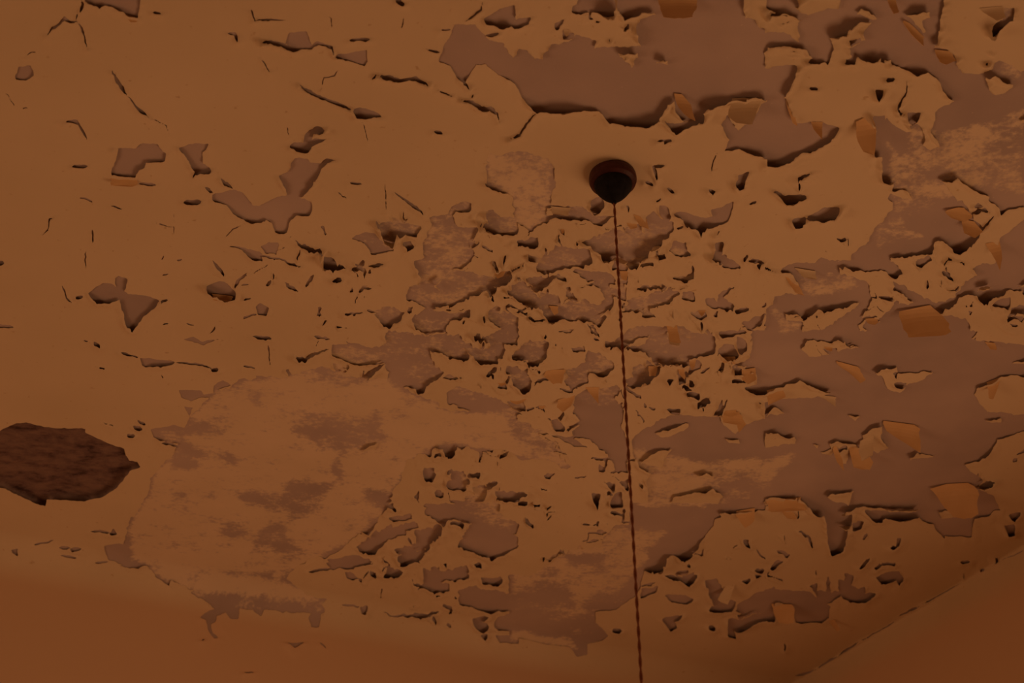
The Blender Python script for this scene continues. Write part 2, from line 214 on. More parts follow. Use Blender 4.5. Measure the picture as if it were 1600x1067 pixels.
# ------------------------------------------------------------------ where the paint has come off
# T x y [scale]: origin of a block traced at 3.9525x; H lift: bare patch; P: paint left on it; C width lift: crack;
# D: patch where the plaster itself is gone; F angle hinge : outline of a flake hanging from its hinge
TRACE = """
T 0 0
H 5 500,-20 870,-20 862,50 850,100 800,85 760,60 700,40 650,20 620,40 590,20 540,2
F 40 760,75 855,95 : 770,80 850,98 848,130 810,132
C 16 4 500,-5 515,12 497,60
C 6 2 480,70 470,125
C 12 5 293,210 330,165 370,145 405,103 440,125 480,122
C 8 3 480,122 510,170 525,240 540,290
H 7 92,468 118,405 190,398 216,455 165,487 100,482
C 16 6 690,425 730,500 780,570
C 7 3 780,575 850,660 925,718
C 3 1 925,718 1030,770 1050,830
H 6 385,740 480,733 500,765 530,815 545,870 520,825 485,760 420,746
C 4 1 20,570 50,580 95,660
C 5 1 135,668 175,658
C 5 1 165,340 200,315 230,320
C 14 4 1410,200 1450,205 1470,240
C 8 3 945,65 995,75
C 12 4 445,1015 540,1018
H 6 690,908 735,915 715,980 690,1045 690,1070 840,1085 860,1040 900,1015 905,990 1015,985 1030,945 970,880 870,880 840,910
H 4 1110,905 1160,890 1200,880 1290,878 1275,920 1250,940 1255,1000 1310,1040 1240,1045 1210,1060 1190,1020 1140,940
C 8 3 1550,50 1580,120
T 400 0
C 16 8 40,240 90,245 170,270 235,295 340,290 380,262 470,280 485,325
H 2 185,262 200,200 310,188 335,235 350,280 250,290
H 2 490,330 580,320 650,305 685,300 690,370 670,400 600,380 520,355
C 16 6 580,242 620,238 700,235
C 20 5 870,-5 910,10
C 6 2 440,90 460,110 470,180
C 6 2 910,100 900,190
C 7 2 1,112 190,117
H 1 1230,150 1350,150 1370,180 1450,245 1530,270 1560,330 1620,380 1620,500 1581,492 1500,460 1420,395 1360,400 1330,450 1290,502 1240,470 1200,400 1130,380 1140,335 1170,270 1210,200
H 4 1400,110 1500,50 1600,25 1600,130 1530,150 1420,130
C 13 7 745,450 860,472 900,487 990,472 1065,505
C 6 2 720,480 745,455
C 11 5 270,515 350,570 480,625 600,660
H 7 600,665 640,655 700,665 785,715 620,710
C 5 2 30,350 90,440
C 6 2 400,560 420,475 480,465 510,420
C 5 1 660,740 690,870
H 8 205,895 240,870 290,870 300,830 330,800 390,770 430,785 360,810 340,850 440,850 350,880 325,915 250,912
C 5 2 190,770 205,830
H 4 210,1100 220,1000 240,970 310,970 340,1000 400,1000 435,970 495,980 440,990 400,1040 370,1100
C 9 3 1050,295 1135,320
C 10 3 1140,180 1210,185
C 5 2 1110,548 1225,585
C 10 4 1270,600 1330,615 1400,655 1450,655 1490,690 1505,740
C 6 2 1330,595 1345,575
C 8 3 1280,490 1320,535
C 13 3 1095,805 1150,812
C 7 3 1290,130 1390,50 1395,0
C 12 4 1420,215 1500,195
T 800 0
H 3 -10,110 110,100 100,140 60,165 20,160 -10,130
H 9 360,65 400,20 410,-20 640,-20 625,40 510,65 430,85
H 3 640,-20 910,-20 900,90 880,55 800,55 690,105 665,60
H 4 260,140 320,105 290,175 270,180
H 5 -20,370 35,320 40,285 95,300 140,345 190,350 205,310 240,265 300,265 350,245 390,205 520,240 510,285 790,275 765,150 800,110 900,70 900,-20 1430,-20 1430,30 1440,100 1500,110 1530,160 1610,175 1610,570 1430,590 1300,605 1210,630 1180,670 1190,690 1090,770 1005,800 950,740 900,705 850,735 740,745 660,735 600,745 540,670 450,655 380,650 250,655 150,665 60,590 20,510 -20,480
P 655,300 770,295 775,340 745,360 740,405 660,320
P 890,375 930,335 960,350 960,390
P 905,705 960,620 1000,600 1010,660 1060,720 1090,740 1000,760 940,730
F 60 1000,565 1050,570 : 1000,570 1050,575 1095,640 1095,745 1040,710 1010,650
F 70 900,-20 1145,-20 : 900,-20 1145,-20 1140,30 1085,110 1000,115 920,100
H 4 1290,760 1330,700 1380,770 1470,760 1540,640 1610,600 1610,950 1540,935 1400,905 1310,930 1340,850 1300,800
P 1440,580 1540,570 1555,610 1530,650 1450,650
P 1370,770 1440,765 1400,800
F 65 1355,600 1540,590 : 1360,600 1540,592 1530,640 1480,720 1460,770 1370,760 1320,710
C 10 3 900,860 985,860
H 3 935,860 980,855 940,885
C 5 2 1270,930 1240,1000 1230,1067
C 8 3 880,1067 870,1020 950,1010
C 6 2 180,990 260,1060
C 8 3 -20,850 50,820 150,680
T 1200 0
H 6 -10,-20 1075,-20 1080,20 1060,100 1050,200 1020,280 1100,300 1150,330 1160,390 1200,440 1300,450 1380,420 1390,385 1430,370 1510,400 1560,440 1610,420 1610,1090 700,1090 700,940 650,930 600,1080 -10,1000
P -20,40 50,60 130,60 205,105 180,130 185,200 190,250 160,240 130,210 60,190 10,190 -20,190
P 160,10 200,-20 440,-20 435,50 370,45 300,70 240,90 190,50
P -20,290 40,265 180,270 230,290 280,345 240,370 180,400 100,385 0,410 -20,400
P 550,70 570,45 620,50 675,100 650,115 600,95
P 95,580 150,470 180,400 240,370 350,365 370,385 400,300 380,220 400,190 470,170 500,130 560,110 640,120 590,190 605,230 560,250 500,290 510,340 460,380 530,380 545,330 600,350 640,345 690,325 750,340 760,370 800,405 870,425 980,430 1060,490 1075,540 1150,610 1120,640 1080,650 1030,690 1030,740 1000,800 1050,860 1055,900 1000,920 950,890 970,850 950,780 900,750 870,760 890,800 860,810 770,760 730,720 650,700 640,690 650,740 665,790 650,930 700,940 700,1100 -20,1100 -20,1000 100,990 160,950 300,900 380,850 440,780 360,760 330,740 260,745 170,755 130,640
H 5 660,545 715,545 680,580 665,570
H 4 860,690 945,690 890,750 860,720
C 8 4 855,490 855,560 800,650 810,680 850,700
C 12 3 725,480 780,480
C 10 2 255,535 310,540
H 7 640,700 720,700 715,732 650,722
F 80 260,745 340,745 : 262,740 338,742 320,800 298,865 275,800
F 60 110,610 160,680 : 110,610 160,680 155,765 110,745
F 45 540,720 650,700 : 545,730 640,700 665,790 650,900 640,950 580,940 540,860
P 840,85 900,55 990,40 1000,90 950,120 960,160 980,190 960,200 930,160 880,110
F 70 830,100 960,210 : 820,110 880,140 960,220 910,275 850,200
H 8 1365,168 1385,145 1440,110 1460,40 1520,40 1510,110 1450,140
F 60 1300,40 1440,25 : 1300,45 1440,30 1450,100 1390,130 1350,95
F 65 1030,298 1130,308 : 1030,300 1130,310 1140,370 1060,400 1030,380
P 1340,450 1390,440 1440,480 1510,500 1510,530 1460,570 1400,580 1360,540
F 75 735,-15 788,-15 : 735,-15 788,-15 782,75 742,90
P 1550,740 1610,700 1610,765
H 4 1330,380 1360,370 1345,385
T 0 260
F 35 685,48 855,68 : 690,50 850,68 850,112 820,122 692,112
C 14 5 860,100 965,108
C 12 4 490,188 530,195 570,215
C 5 2 690,235 760,260
C 6 2 260,420 300,380 305,315 340,300
C 8 2 570,380 575,460
C 6 2 525,520 530,630
C 8 3 385,730 415,800 445,835
C 12 4 465,805 520,797
C 20 8 1135,208 1240,212
C 14 5 1220,10 1310,15
C 6 2 1210,5 1190,60
H 4 1310,165 1440,140 1500,150 1560,230 1620,250 1620,335 1530,327 1450,290 1400,235 1310,200
C 10 4 1370,65 1440,135
C 10 4 1265,120 1320,155
C 6 2 1390,430 1440,385 1500,355
H 3 1390,485 1480,490 1620,530 1620,580 1560,560 1500,510
H 9 1270,725 1360,700 1390,705 1450,760 1455,788 1400,798 1330,765
F 35 1300,778 1445,790 : 1310,780 1440,792 1430,832 1320,815
C 14 5 1320,580 1350,620 1385,660
C 14 5 1450,740 1475,690 1520,655
C 8 3 1490,725 1535,725
C 8 3 1500,820 1560,810
H 6 545,775 600,730 640,715 690,720 715,740 715,690 735,670 790,690 785,725 770,760 800,780 870,785 985,820 960,850 920,885 860,950 825,1005 780,960 755,870 740,810 690,825 600,825
C 6 2 985,822 1040,815
C 14 4 -20,580 30,582
C 18 5 -20,980 80,988
C 6 2 1000,965 1040,965
C 6 2 1150,965 1200,975
C 8 2 1300,1030 1330,985
C 8 2 1000,572 1010,550
C 8 2 1085,580 1125,577
C 8 2 1005,670 1040,660
C 4 1 960,345 1070,375
C 4 1 1075,280 1075,420
T 400 260
H 5 140,55 200,30 230,-20 400,-20 370,60 320,140 280,185 340,220 350,260 330,290 250,290 215,320 195,400 120,400 100,340 60,310 0,300 -20,320 -20,240 50,225 130,180 190,170 180,110
C 18 6 -20,298 60,318
C 12 4 580,92 655,105
C 5 2 800,100 805,290
C 11 4 850,150 920,200 1000,250 1040,285
C 4 1 500,150 560,190
C 7 2 905,275 915,320 935,315
H 12 760,340 830,330 890,335 870,400 850,440 800,430 775,390
C 8 3 735,325 770,355
H 1 580,440 680,400 740,420 770,450 850,470 850,520 720,540 690,500 670,470
H 12 425,540 470,545 510,590 480,607 430,570
C 8 3 500,590 560,615
C 9 4 230,440 270,470 400,505 430,520
H 1 30,490 80,465 140,470 130,540 60,530
C 10 4 -20,525 60,545 180,580 280,600
C 8 3 250,580 280,510
C 14 4 610,600 680,635 670,680
C 8 3 690,605 790,590
C 18 6 310,735 355,660
C 10 3 180,715 260,770
C 8 3 470,685 525,692
C 14 5 635,775 660,738 712,742
C 5 2 610,840 635,780
H 3 910,465 950,455 970,490 930,505
H 2 1070,310 1180,290 1210,240 1300,210 1330,220 1320,270 1240,270 1220,300 1240,370 1370,380 1340,440 1330,500 1360,530 1310,590 1270,620 1200,640 1320,640 1380,660 1470,680 1460,750 1370,770 1300,800 1240,830 1200,850 1190,890 1060,860 1030,850 930,820 940,740 1000,720 1010,640 980,580 1040,560 1030,480 1060,400 1090,350
P 1085,655 1140,660 1150,690 1120,700 1145,770 1110,730 1080,680
P 1030,855 1100,850 1190,840 1190,890 1060,880
H 7 1360,325 1440,340 1420,270 1460,255 1500,300 1560,310 1620,330 1620,400 1540,417 1430,355
C 14 5 1415,90 1520,130
C 10 3 1480,670 1570,660
C 8 3 1460,700 1470,840
C 8 3 1530,600 1560,540
C 10 3 1520,795 1575,800
H 3 740,900 790,860 850,870 920,890 900,920 830,980 760,940
C 10 3 550,905 660,890
C 12 3 680,880 760,890
H 4 960,960 1000,900 1060,870 1200,900 1320,880 1310,910 1230,930 1180,960 1160,1010 1080,1020 1000,990
H 2 820,1000 1000,1030 1280,1030 1280,1090 820,1090
P 880,960 940,930 990,960 980,1020 900,1030 850,1000
P 1180,980 1300,910 1400,920 1450,950 1500,1000 1440,1020 1300,1020
H 3 1460,900 1530,880 1620,930 1620,1090 1480,1090 1400,1040 1520,1000
C 12 4 1350,1020 1420,1035
C 8 3 405,965 440,940
C 14 5 -20,1040 95,1050
C 12 3 370,1045 460,1060
T 800 260
H 3 240,240 320,235 440,245 500,290 560,300 620,300 560,350 520,360 450,320 370,310 250,290
F 50 240,238 360,248 : 240,240 360,250 340,300 240,285
C 12 4 90,400 150,370 230,310
C 10 3 0,465 80,470 160,455
H 3 140,600 220,530 270,480 380,500 480,500 500,570 450,610 330,610 260,640 200,650 150,625
H 6 420,450 480,440 560,400 640,390 760,420 820,400 830,300 870,270 920,310 1000,340 990,390 930,440 870,460 840,500 800,530 760,590 700,580 720,540 560,530 520,490
F 55 750,290 830,308 : 750,290 830,310 820,380 770,360
C 8 3 680,355 715,430
H 5 990,280 1060,275 1180,310 1240,300 1230,260 1310,240 1370,210 1340,330 1290,350 1200,345 1170,400 1140,360 1060,330
H 6 960,510 1000,440 1080,460 1080,510 1110,520 1040,552
H 6 1240,530 1250,460 1310,460 1290,530 1390,590 1400,620 1330,632 1290,590
C 16 4 985,680 1060,690 1110,660 1105,605
C 14 5 1270,800 1310,765 1370,742
H 3 1270,820 1350,840 1360,875 1280,870 1260,850
C 11 4 760,745 870,745 950,735
H 4 1060,770 1110,760 1140,830 1090,820 1040,815
H 7 1400,45 1470,20 1440,60 1430,110 1400,122 1380,90
H 5 1210,130 1260,140 1240,160
C 14 4 830,90 870,105
C 6 2 890,215 930,190
C 10 3 960,130 1000,145
C 14 3 880,0 890,70
C 8 2 1460,230 1510,210
H 5 90,680 180,670 220,690 340,635 260,670 190,730 120,710
H 5 0,720 60,700 110,740 130,800 180,830 120,830 0,770
C 10 3 20,900 100,840
H 9 340,735 360,735 370,780 400,800 375,825 350,800
H 5 410,735 520,712 500,730
H 3 440,660 520,640 620,660 630,700 560,720 480,690
H 2 540,740 640,740 630,850 560,880 520,860 570,800
H 7 430,880 520,850 600,870 540,920 500,940 440,930
H 6 180,830 290,800 310,850 240,870 260,910 200,880
C 10 4 470,960 520,1035
C 10 3 270,1015 380,995
H 4 -20,950 30,970 -20,1000
C 8 3 680,880 800,885
H 4 760,880 830,865 810,895
H 3 660,590 720,590 710,700 680,800 650,800
F 50 665,635 720,635 : 665,640 720,640 700,700 670,690
H 5 860,1000 1010,970 1060,980 1230,1060 1230,1100 860,1100
F 70 955,970 1018,970 : 955,970 1018,970 1022,1090 960,1085
H 7 1270,1010 1450,1010 1440,1030 1280,1042
H 6 1420,960 1560,900 1540,950 1480,1010 1440,990
C 10 3 1460,560 1560,580
H 3 1510,590 1540,580 1530,620
T 1200 260
H 4 700,-20 1620,-20 1620,1090 -20,1090 -20,600 60,640 130,600 200,590 300,590 330,560 400,580 510,570 520,540 590,490 610,470 640,400 680,350 700,340 740,280 770,260 770,220 740,200 770,110 770,40
C 8 3 180,90 190,60 270,30
C 8 3 190,90 190,130
H 5 20,128 110,165 235,168 240,180 110,182 60,155
H 7 225,300 300,275 350,245 440,235 400,280 330,312
H 4 140,320 230,300 210,345 170,352
P -20,610 60,640 140,640 180,700 180,780 100,780 30,800 10,850 -20,870
F 55 100,655 182,695 : 100,660 180,700 175,790 120,772
F 50 165,615 290,635 : 165,620 290,640 280,692 200,682
P 430,600 600,640 720,640 770,670 840,650 760,570 760,540 900,545 1010,510 1020,450 1080,430 1140,490 1180,500 1300,420 1310,380 1400,300 1500,250 1581,240 1620,290 1430,440 1400,590 1320,600 1260,620 1280,660 1210,700 1180,730 1150,800 1050,830 950,800 900,760 850,750 780,710 770,740 840,780 900,830 850,850 780,820 740,900 720,930 620,910 570,920 600,870 640,820 620,740 590,700 520,680 450,650
F 60 1340,465 1430,445 : 1340,470 1430,450 1440,560 1420,640 1400,580
H 3 1060,640 1110,650 1140,690 1080,660
C 12 4 770,705 850,750 930,800
P 1050,70 1160,40 1200,80 1240,110 1370,180 1360,200 1430,250 1430,290 1390,300 1340,250 1290,240 1250,280 1220,240 1200,200 1170,210 1140,170 1100,110
H 8 1270,240 1300,215 1330,240
P 1260,280 1310,250 1370,280 1390,300 1320,360 1270,320
F 40 1080,240 1230,250 : 1080,270 1200,240 1250,300 1180,340 1100,310
F 60 1195,318 1280,335 : 1200,320 1270,330 1300,400 1210,440 1160,400
P 100,900 200,890 210,940 270,880 330,855 460,860 520,830 560,820 540,880 480,900 400,960 300,1030 210,1030 220,950 110,940
P 560,970 600,930 680,925 700,950 620,970 600,1030 570,1010
F 75 790,865 1010,848 : 800,880 1000,850 1080,940 1070,1040 1010,1052 960,1012 900,1048 830,1052 800,990
P 1050,880 1120,840 1200,780 1280,770 1330,810 1400,770 1500,760 1620,770 1620,1090 1280,1090 1250,1010 1220,950 1130,900 1080,920
H 9 1470,917 1500,870 1620,830 1620,880 1520,885
H 5 1310,780 1370,770 1350,812
H 4 1230,890 1270,900 1240,917
P 1540,730 1610,690 1610,740
P 1290,720 1370,700 1360,730 1280,760
P 220,1100 260,1050 470,1055 480,1100
P 700,140 860,140 890,190 840,200
T 0 520
D -20,620 20,590 100,555 160,548 240,570 330,585 530,590 530,615 640,665 765,715 775,755 800,785 850,795 868,825 800,850 760,910 700,965 630,1010 520,1030 290,1020 285,1067 230,1050 120,995 30,950 -20,940
C 8 3 740,110 870,150
H 9 870,150 920,152 1090,172 1060,185 960,190 900,207 875,190
C 8 4 1090,175 1200,185 1250,190 1320,218
C 13 4 1305,218 1345,217
C 10 3 1505,200 1580,215
C 12 4 580,50 620,75
C 8 2 510,42 540,45
C 7 2 610,205 650,212
C 6 2 990,255 1010,280
H 1 1120,40 1200,20 1250,55 1360,35 1260,75 1180,50
H 1 1105,350 1240,355 1260,380 1320,370 1320,320 1380,290 1430,320 1350,350 1410,390 1380,415 1310,395 1230,400 1180,420 1120,400
H 1 1130,455 1190,460 1170,515
H 1 930,590 1080,570 1140,590 1160,540 1250,530 1320,600 1400,590 1380,620 1260,620 1150,620 1180,680 1060,670 950,640
C 16 5 820,575 880,582
C 10 3 850,535 900,560
C 14 5 790,628 830,628
C 12 5 1000,665 1110,695
C 5 2 640,548 710,568
H 0 1540,400 1580,400 1580,450
C 10 1 1450,435 1500,435
T 400 520
H 3 470,70 560,60 640,60 720,90 800,60 810,-10 1000,-10 1060,60 1130,40 1260,-10 1310,80 1300,130 1200,150 1130,90 1080,90 1110,200 1160,250 1110,270 1050,300 1040,350 1000,370 970,330 900,330 850,400 830,440 780,520 720,510 740,440 750,350 800,300 820,240 800,210 790,170 640,190 520,150 470,120
H 3 1310,80 1440,80 1450,-10 1540,-10 1530,130 1480,150 1380,150
H 3 470,180 540,200 520,230 490,220
C 14 7 480,310 580,320 640,270 790,180
C 10 4 230,130 310,155 370,110 450,95
C 6 2 80,50 85,200
C 8 2 0,265 40,275
C 8 2 270,370 340,380 420,350
C 12 4 1150,270 1220,275 1260,260
C 14 4 1430,240 1480,200
C 12 5 1020,50 1080,60 1130,45
H 4 1540,200 1620,190 1620,260 1560,250
H 2 1170,370 1240,320 1300,340 1400,370 1500,400 1620,480 1620,530 1470,510 1400,490 1300,460 1180,430
C 10 4 1420,500 1500,500 1581,520
C 10 3 860,435 1040,435
H 7 1165,700 1200,670 1240,690 1220,735 1180,722
H 6 1040,880 1080,820 1120,850 1100,900 1050,902
C 10 3 1100,750 1150,735
H 5 1170,930 1210,900 1240,830 1280,870 1320,900 1300,960 1200,962
H 8 1300,1010 1380,980 1410,920 1450,920 1390,1020 1340,1060 1260,1062
H 4 1460,970 1620,970 1620,1010 1500,1012
F 55 1090,898 1160,898 : 1090,900 1160,900 1140,962 1080,932
H 4 1160,1060 1300,1030 1500,1050 1480,1090 1160,1090
H 4 980,990 1020,960 1000,1040
H 4 1090,970 1160,970 1150,1010 1100,1000
P 650,720 700,680 760,670 740,720
T 800 520
H 6 0,130 60,60 150,40 230,50 230,120 150,180 110,190 90,140
H 9 365,85 440,80 455,112 400,105
H 6 -10,220 100,230 120,280 90,360 40,330 -10,300
H 5 460,120 480,100 560,130 630,180 620,220 570,250 480,240 460,300 400,320 360,360 340,310 340,230 400,210 440,180
F 50 205,230 330,208 : 210,230 330,210 330,300 280,310 200,262
C 12 4 140,310 180,280 330,240
F 55 290,395 390,378 : 290,400 390,380 380,440 340,482 290,452
H 3 390,390 450,350 540,340 620,320 660,340 660,400 690,430 680,560 700,640 720,720 710,860 650,860 610,790 580,730 480,650 380,640 370,600 440,550 380,480 390,440
F 70 445,325 540,325 : 450,330 535,330 525,435 495,392
P 640,385 690,380 690,430 655,430
H 7 690,290 750,270 760,210 810,190 840,240 790,310 730,332
F 50 840,196 900,196 : 840,200 900,200 880,262 840,262
H 6 680,60 800,80 870,-10 1230,-10 1260,60 1240,110 1110,150 1100,200 1040,160 960,150 900,170 830,110 760,100
F 75 952,-10 1028,-10 : 955,-10 1025,-10 1020,78 960,72
H 9 1270,100 1300,60 1360,60 1395,100 1330,132
F 45 1280,138 1380,138 : 1280,140 1380,140 1370,182 1300,182
H 3 940,270 990,270 970,300
C 10 4 1030,310 1110,325
H 5 1085,280 1125,285 1100,307
C 14 5 1160,240 1210,210
C 10 4 1340,285 1440,290
H 5 1480,-20 1620,-20 1620,330 1480,342 1430,330 1510,310 1510,240 1440,200 1470,100
F 55 1420,215 1500,205 : 1420,220 1500,210 1510,280 1460,312 1420,282
C 10 6 1440,337 1600,337
C 14 3 850,460 890,470
C 16 4 960,470 1040,465
C 18 5 1150,440 1190,400 1235,400
C 18 5 1240,500 1280,470 1300,410
C 6 2 740,460 820,560
H 4 740,650 830,580 930,530 1000,490 1080,510 1280,510 1300,560 1380,620 1440,560 1620,500 1620,1090 1240,1090 1300,1000 1240,940 1000,1000 960,1090 850,1090 830,900 860,850 780,800 740,740
P 880,600 1000,565 1090,555 1090,580 960,640 920,640
P 830,750 900,710 990,710 940,770 930,830 850,812 790,790
P 1130,860 1200,840 1250,860 1240,900 1150,882
P 1320,640 1400,650 1410,680 1340,672
F 60 1300,476 1400,476 : 1300,480 1400,480 1430,560 1370,612 1370,560 1290,562
C 12 6 80,650 200,680 350,750
H 3 110,590 200,590 230,620 150,612
C 10 4 370,640 440,635
C 12 5 480,770 600,775
H 3 190,870 280,860 240,900
C 8 2 380,885 470,880
H 7 570,910 640,920 630,962 600,940
H 9 490,990 550,985 520,1042
C 8 2 180,950 220,970
H 4 660,920 720,900 720,960
T 1200 520
H 6 -20,-20 1620,-20 1620,1090 -20,1090
P 205,95 240,30 390,50 430,20 480,30 500,90 380,130 250,140
P 500,60 560,80 500,92
F 55 410,165 560,205 : 410,170 500,160 560,210 560,280 500,302 470,240 420,205
P 650,230 700,190 790,200 800,240 860,240 1020,235 960,290 860,312 840,350 805,372 740,340 715,280
H 7 775,300 860,300 855,320 785,320
H 5 765,235 800,235 790,275
P -20,340 80,320 200,275 280,310 390,340 340,380 250,395 100,400 -20,420
F 60 270,365 420,385 : 270,370 420,390 380,452 340,402
F 55 -10,335 85,328 : -10,340 80,330 110,390 40,420 -10,442
P 0,480 40,440 100,480 60,502 -20,502
P 1275,370 1300,320 1360,300 1440,260 1620,255 1620,490 1540,507 1440,482 1350,482 1300,430
F 55 1350,298 1445,262 : 1350,300 1442,265 1430,392 1400,392
P 1340,530 1440,515 1440,545 1380,552
P 1500,180 1620,145 1620,190
P 1260,30 1300,-20 1620,-20 1620,70 1380,52
F 60 1340,48 1400,50 : 1340,50 1400,55 1390,102 1350,102
P 580,620 640,570 700,550 690,620 740,700 680,740 620,700
F 62 700,535 930,565 : 700,540 800,518 935,575 870,670 815,738 760,680 690,610
F 60 570,645 660,615 : 570,650 650,620 700,740 640,772 590,722
P 490,500 570,510 540,542
P -20,600 60,590 120,630 160,620 170,680 -20,702
P 270,680 340,690 430,650 540,670 560,700 500,720 490,800 450,800 420,720 390,750 340,742
F 65 400,695 500,690 : 395,700 420,690 440,780 430,850 400,790
F 50 500,695 590,700 : 500,700 590,705 610,800 560,842 470,832
P 875,740 920,725 940,745 1040,750 960,772 880,772
P 1215,805 1300,785 1370,720 1420,650 1620,590 1620,1100 1440,1100 1390,1000 1280,950 1330,890 1260,862
C 12 5 1290,945 1340,910 1400,905
C 12 4 1530,750 1620,712
F 65 985,932 1240,918 : 990,935 1230,920 1290,960 1240,1066 1215,1130 1155,1148 1085,1143 1040,1066
P 350,990 390,965 530,965 500,1052 400,1032
F 60 -10,1018 200,1008 : -10,1020 200,1010 230,1090 -10,1090
P -20,1016 60,1000 170,996 230,1030 270,1070 340,1090 340,1110 -20,1110
P 470,1110 480,1068 590,1052 700,1062 950,1058 1000,1090 1000,1110
T 0 790
H 4 70,270 110,260 115,310 80,290
C 8 2 200,240 350,205
C 13 4 370,260 430,258
H 6 430,265 460,250 515,255 450,282
C 10 3 375,305 470,318
C 12 3 560,150 640,155 690,160
H 6 680,170 700,135 725,172
H 3 640,245 740,230 850,255 860,310 890,360 850,380 740,360 670,330
C 12 4 590,345 670,345
C 12 6 740,368 840,376
H 3 960,425 1060,440 1040,492 1000,460
H 1 1175,540 1200,520 1250,545 1340,560 1390,510 1440,540 1480,560 1620,560 1620,640 1520,640 1480,630 1470,700 1420,702 1390,660 1340,680 1330,720 1300,730 1310,780 1350,815 1320,822 1280,770 1270,710 1240,690 1280,650 1330,640 1260,580
C 8 3 1500,1035 1570,1030
C 7 2 1245,835 1265,828
T 400 790
H 1 -20,570 100,580 230,600 340,570 440,570 400,610 400,680 390,750 340,752 325,690 340,660 200,662 150,640 50,640 30,682 -20,650
C 10 3 530,605 640,620
H 6 640,625 700,615 680,667 650,660
C 12 4 800,655 830,680 900,680 960,670 1040,665 1130,645
H 4 190,850 300,845 240,882
C 8 2 390,850 430,880
H 2 430,350 500,320 640,300 680,330 730,345 640,372 560,370 470,390
H 3 540,400 580,390 640,450 560,442
H 2 610,250 700,190 780,190 850,130 930,90 960,120 920,180 800,210 760,250 700,282 640,280
H 7 990,150 1060,130 1140,100 1120,170 1080,210 1010,242 985,220
H 4 860,250 980,230 1010,280 1050,290 930,330 880,352 920,310
H 3 1040,20 1200,-10 1500,-10 1510,50 1620,110 1620,180 1540,180 1530,130 1400,90 1340,90 1250,70 1190,80 1130,90 1060,60
H 5 1320,120 1400,100 1540,150 1620,200 1620,250 1520,280 1480,310 1450,310 1380,270 1250,240 1290,190
C 12 4 1340,340 1410,360
H 4 1030,380 1130,370 1160,400 1280,360 1320,400 1310,440 1230,460 1150,470 1200,490 1190,520 1100,532 1040,490 990,502 1030,460
H 3 1380,440 1520,430 1520,465 1400,472
H 2 1250,520 1350,490 1400,510 1620,540 1620,650 1480,640 1350,620 1260,592
H 6 1330,690 1450,665 1400,700 1440,740 1400,762 1350,740
H 4 1470,740 1490,680 1620,650 1620,770 1500,762
H 5 1380,795 1430,790 1410,827
H 2 1480,800 1620,790 1620,850 1500,842
H 4 790,410 830,360 850,390 915,395 860,422
C 10 3 960,450 1010,490
C 10 3 1080,140 1110,170
T 800 790
H 1 -20,420 100,440 260,340 330,280 540,250 570,180 640,120 720,110 740,-20 980,-20 1270,-20 1290,60 1260,80 1250,120 1160,220 1060,300 950,300 930,330 820,400 800,480 760,560 640,640 520,650 520,720 600,800 560,830 470,850 460,920 400,930 350,870 200,850 -20,800
C 12 4 610,30 700,40
C 8 2 220,80 245,55
C 10 3 525,115 535,90
C 12 4 530,150 590,155
C 10 3 450,215 560,195
C 12 4 840,70 920,70
C 12 4 980,38 1140,45
C 8 2 955,60 955,100
H 7 870,350 890,310 930,320 930,350 870,382
C 14 7 1060,302 1160,222
C 12 4 940,420 1040,430 1080,460
H 4 1050,420 1120,400 1150,420 1090,472
H 2 940,550 960,540 1120,560 1080,600 980,592
H 3 1190,450 1260,440 1310,520 1290,570 1380,590 1350,640 1210,632 1240,600 1220,540
C 10 3 790,490 890,470
H 3 800,500 860,500 900,490 880,530 800,562
H 3 920,690 980,680 1060,665 1000,710 1020,740 980,762
C 14 4 1210,740 1250,742
H 6 1330,690 1400,690 1540,640 1620,610 1620,690 1530,700 1420,740 1370,747 1385,812 1325,780
H 3 1390,600 1500,540 1620,490 1620,620 1440,660 1380,640
H 4 1430,200 1460,195 1470,240 1440,232
C 8 2 1500,260 1560,320
H 4 1410,450 1470,440 1440,467
C 12 3 1500,390 1550,386
F 55 1320,486 1382,476 : 1320,490 1380,480 1370,600 1290,572
F 50 1390,15 1500,8 : 1390,20 1500,10 1490,90 1430,132 1380,60
C 14 4 620,760 680,760
T 1200 790
H 6 340,20 420,-10 460,50 520,45 510,80 420,100 490,130 480,200 440,260 390,272 370,200 360,120
F 60 50,-15 150,5 : 50,-10 150,10 130,72 60,72
H 5 520,110 560,85 595,90 570,130 520,137
H 6 590,15 660,20 900,20 960,-20 1050,30 1070,75 1200,60 1250,-20 1400,10 1370,50 1270,70 1260,187 1190,182 1090,182 1090,202 1040,150 1020,110 950,87 930,42 850,42 720,52 700,82 650,70
H 4 50,265 140,290 110,307 65,290
H 4 10,372 60,325 95,330 40,372
C 10 4 200,150 240,175 290,250
H 4 735,245 790,240 800,200 830,195 810,230 780,252
C 10 3 560,380 630,315
H 3 250,490 300,480 310,520 360,520 370,440 385,440 390,530 430,520 440,450 470,460 470,410 525,420 520,480 560,510 600,490 600,530 670,530 600,580 500,582 440,550 380,602 320,592 290,530
H 2 0,500 150,520 250,520 300,560 390,620 380,690 330,712 170,712 150,640 100,600 -10,560
F 55 355,686 412,690 : 360,690 410,700 400,762 370,770
F 50 40,590 130,585 : 20,600 150,610 160,650 140,720 60,720 30,660
H 4 660,430 740,400 800,400 840,440 810,482 790,450 700,467
C 12 3 1185,343 1245,343
H 4 1460,110 1520,110 1520,160 1480,162
H 4 1480,45 1560,30 1520,82
C 14 4 1410,320 1415,350
C 10 3 1315,390 1345,388
C 8 2 160,1045 260,1020 310,1000
C 10 3 310,1000 430,920
C 7 2 430,920 560,830
C 5 2 560,830 740,740 800,685
C 7 2 800,685 880,640 940,610
C 5 2 940,610 1010,575 1110,520 1200,465
C 4 1 1200,465 1215,380
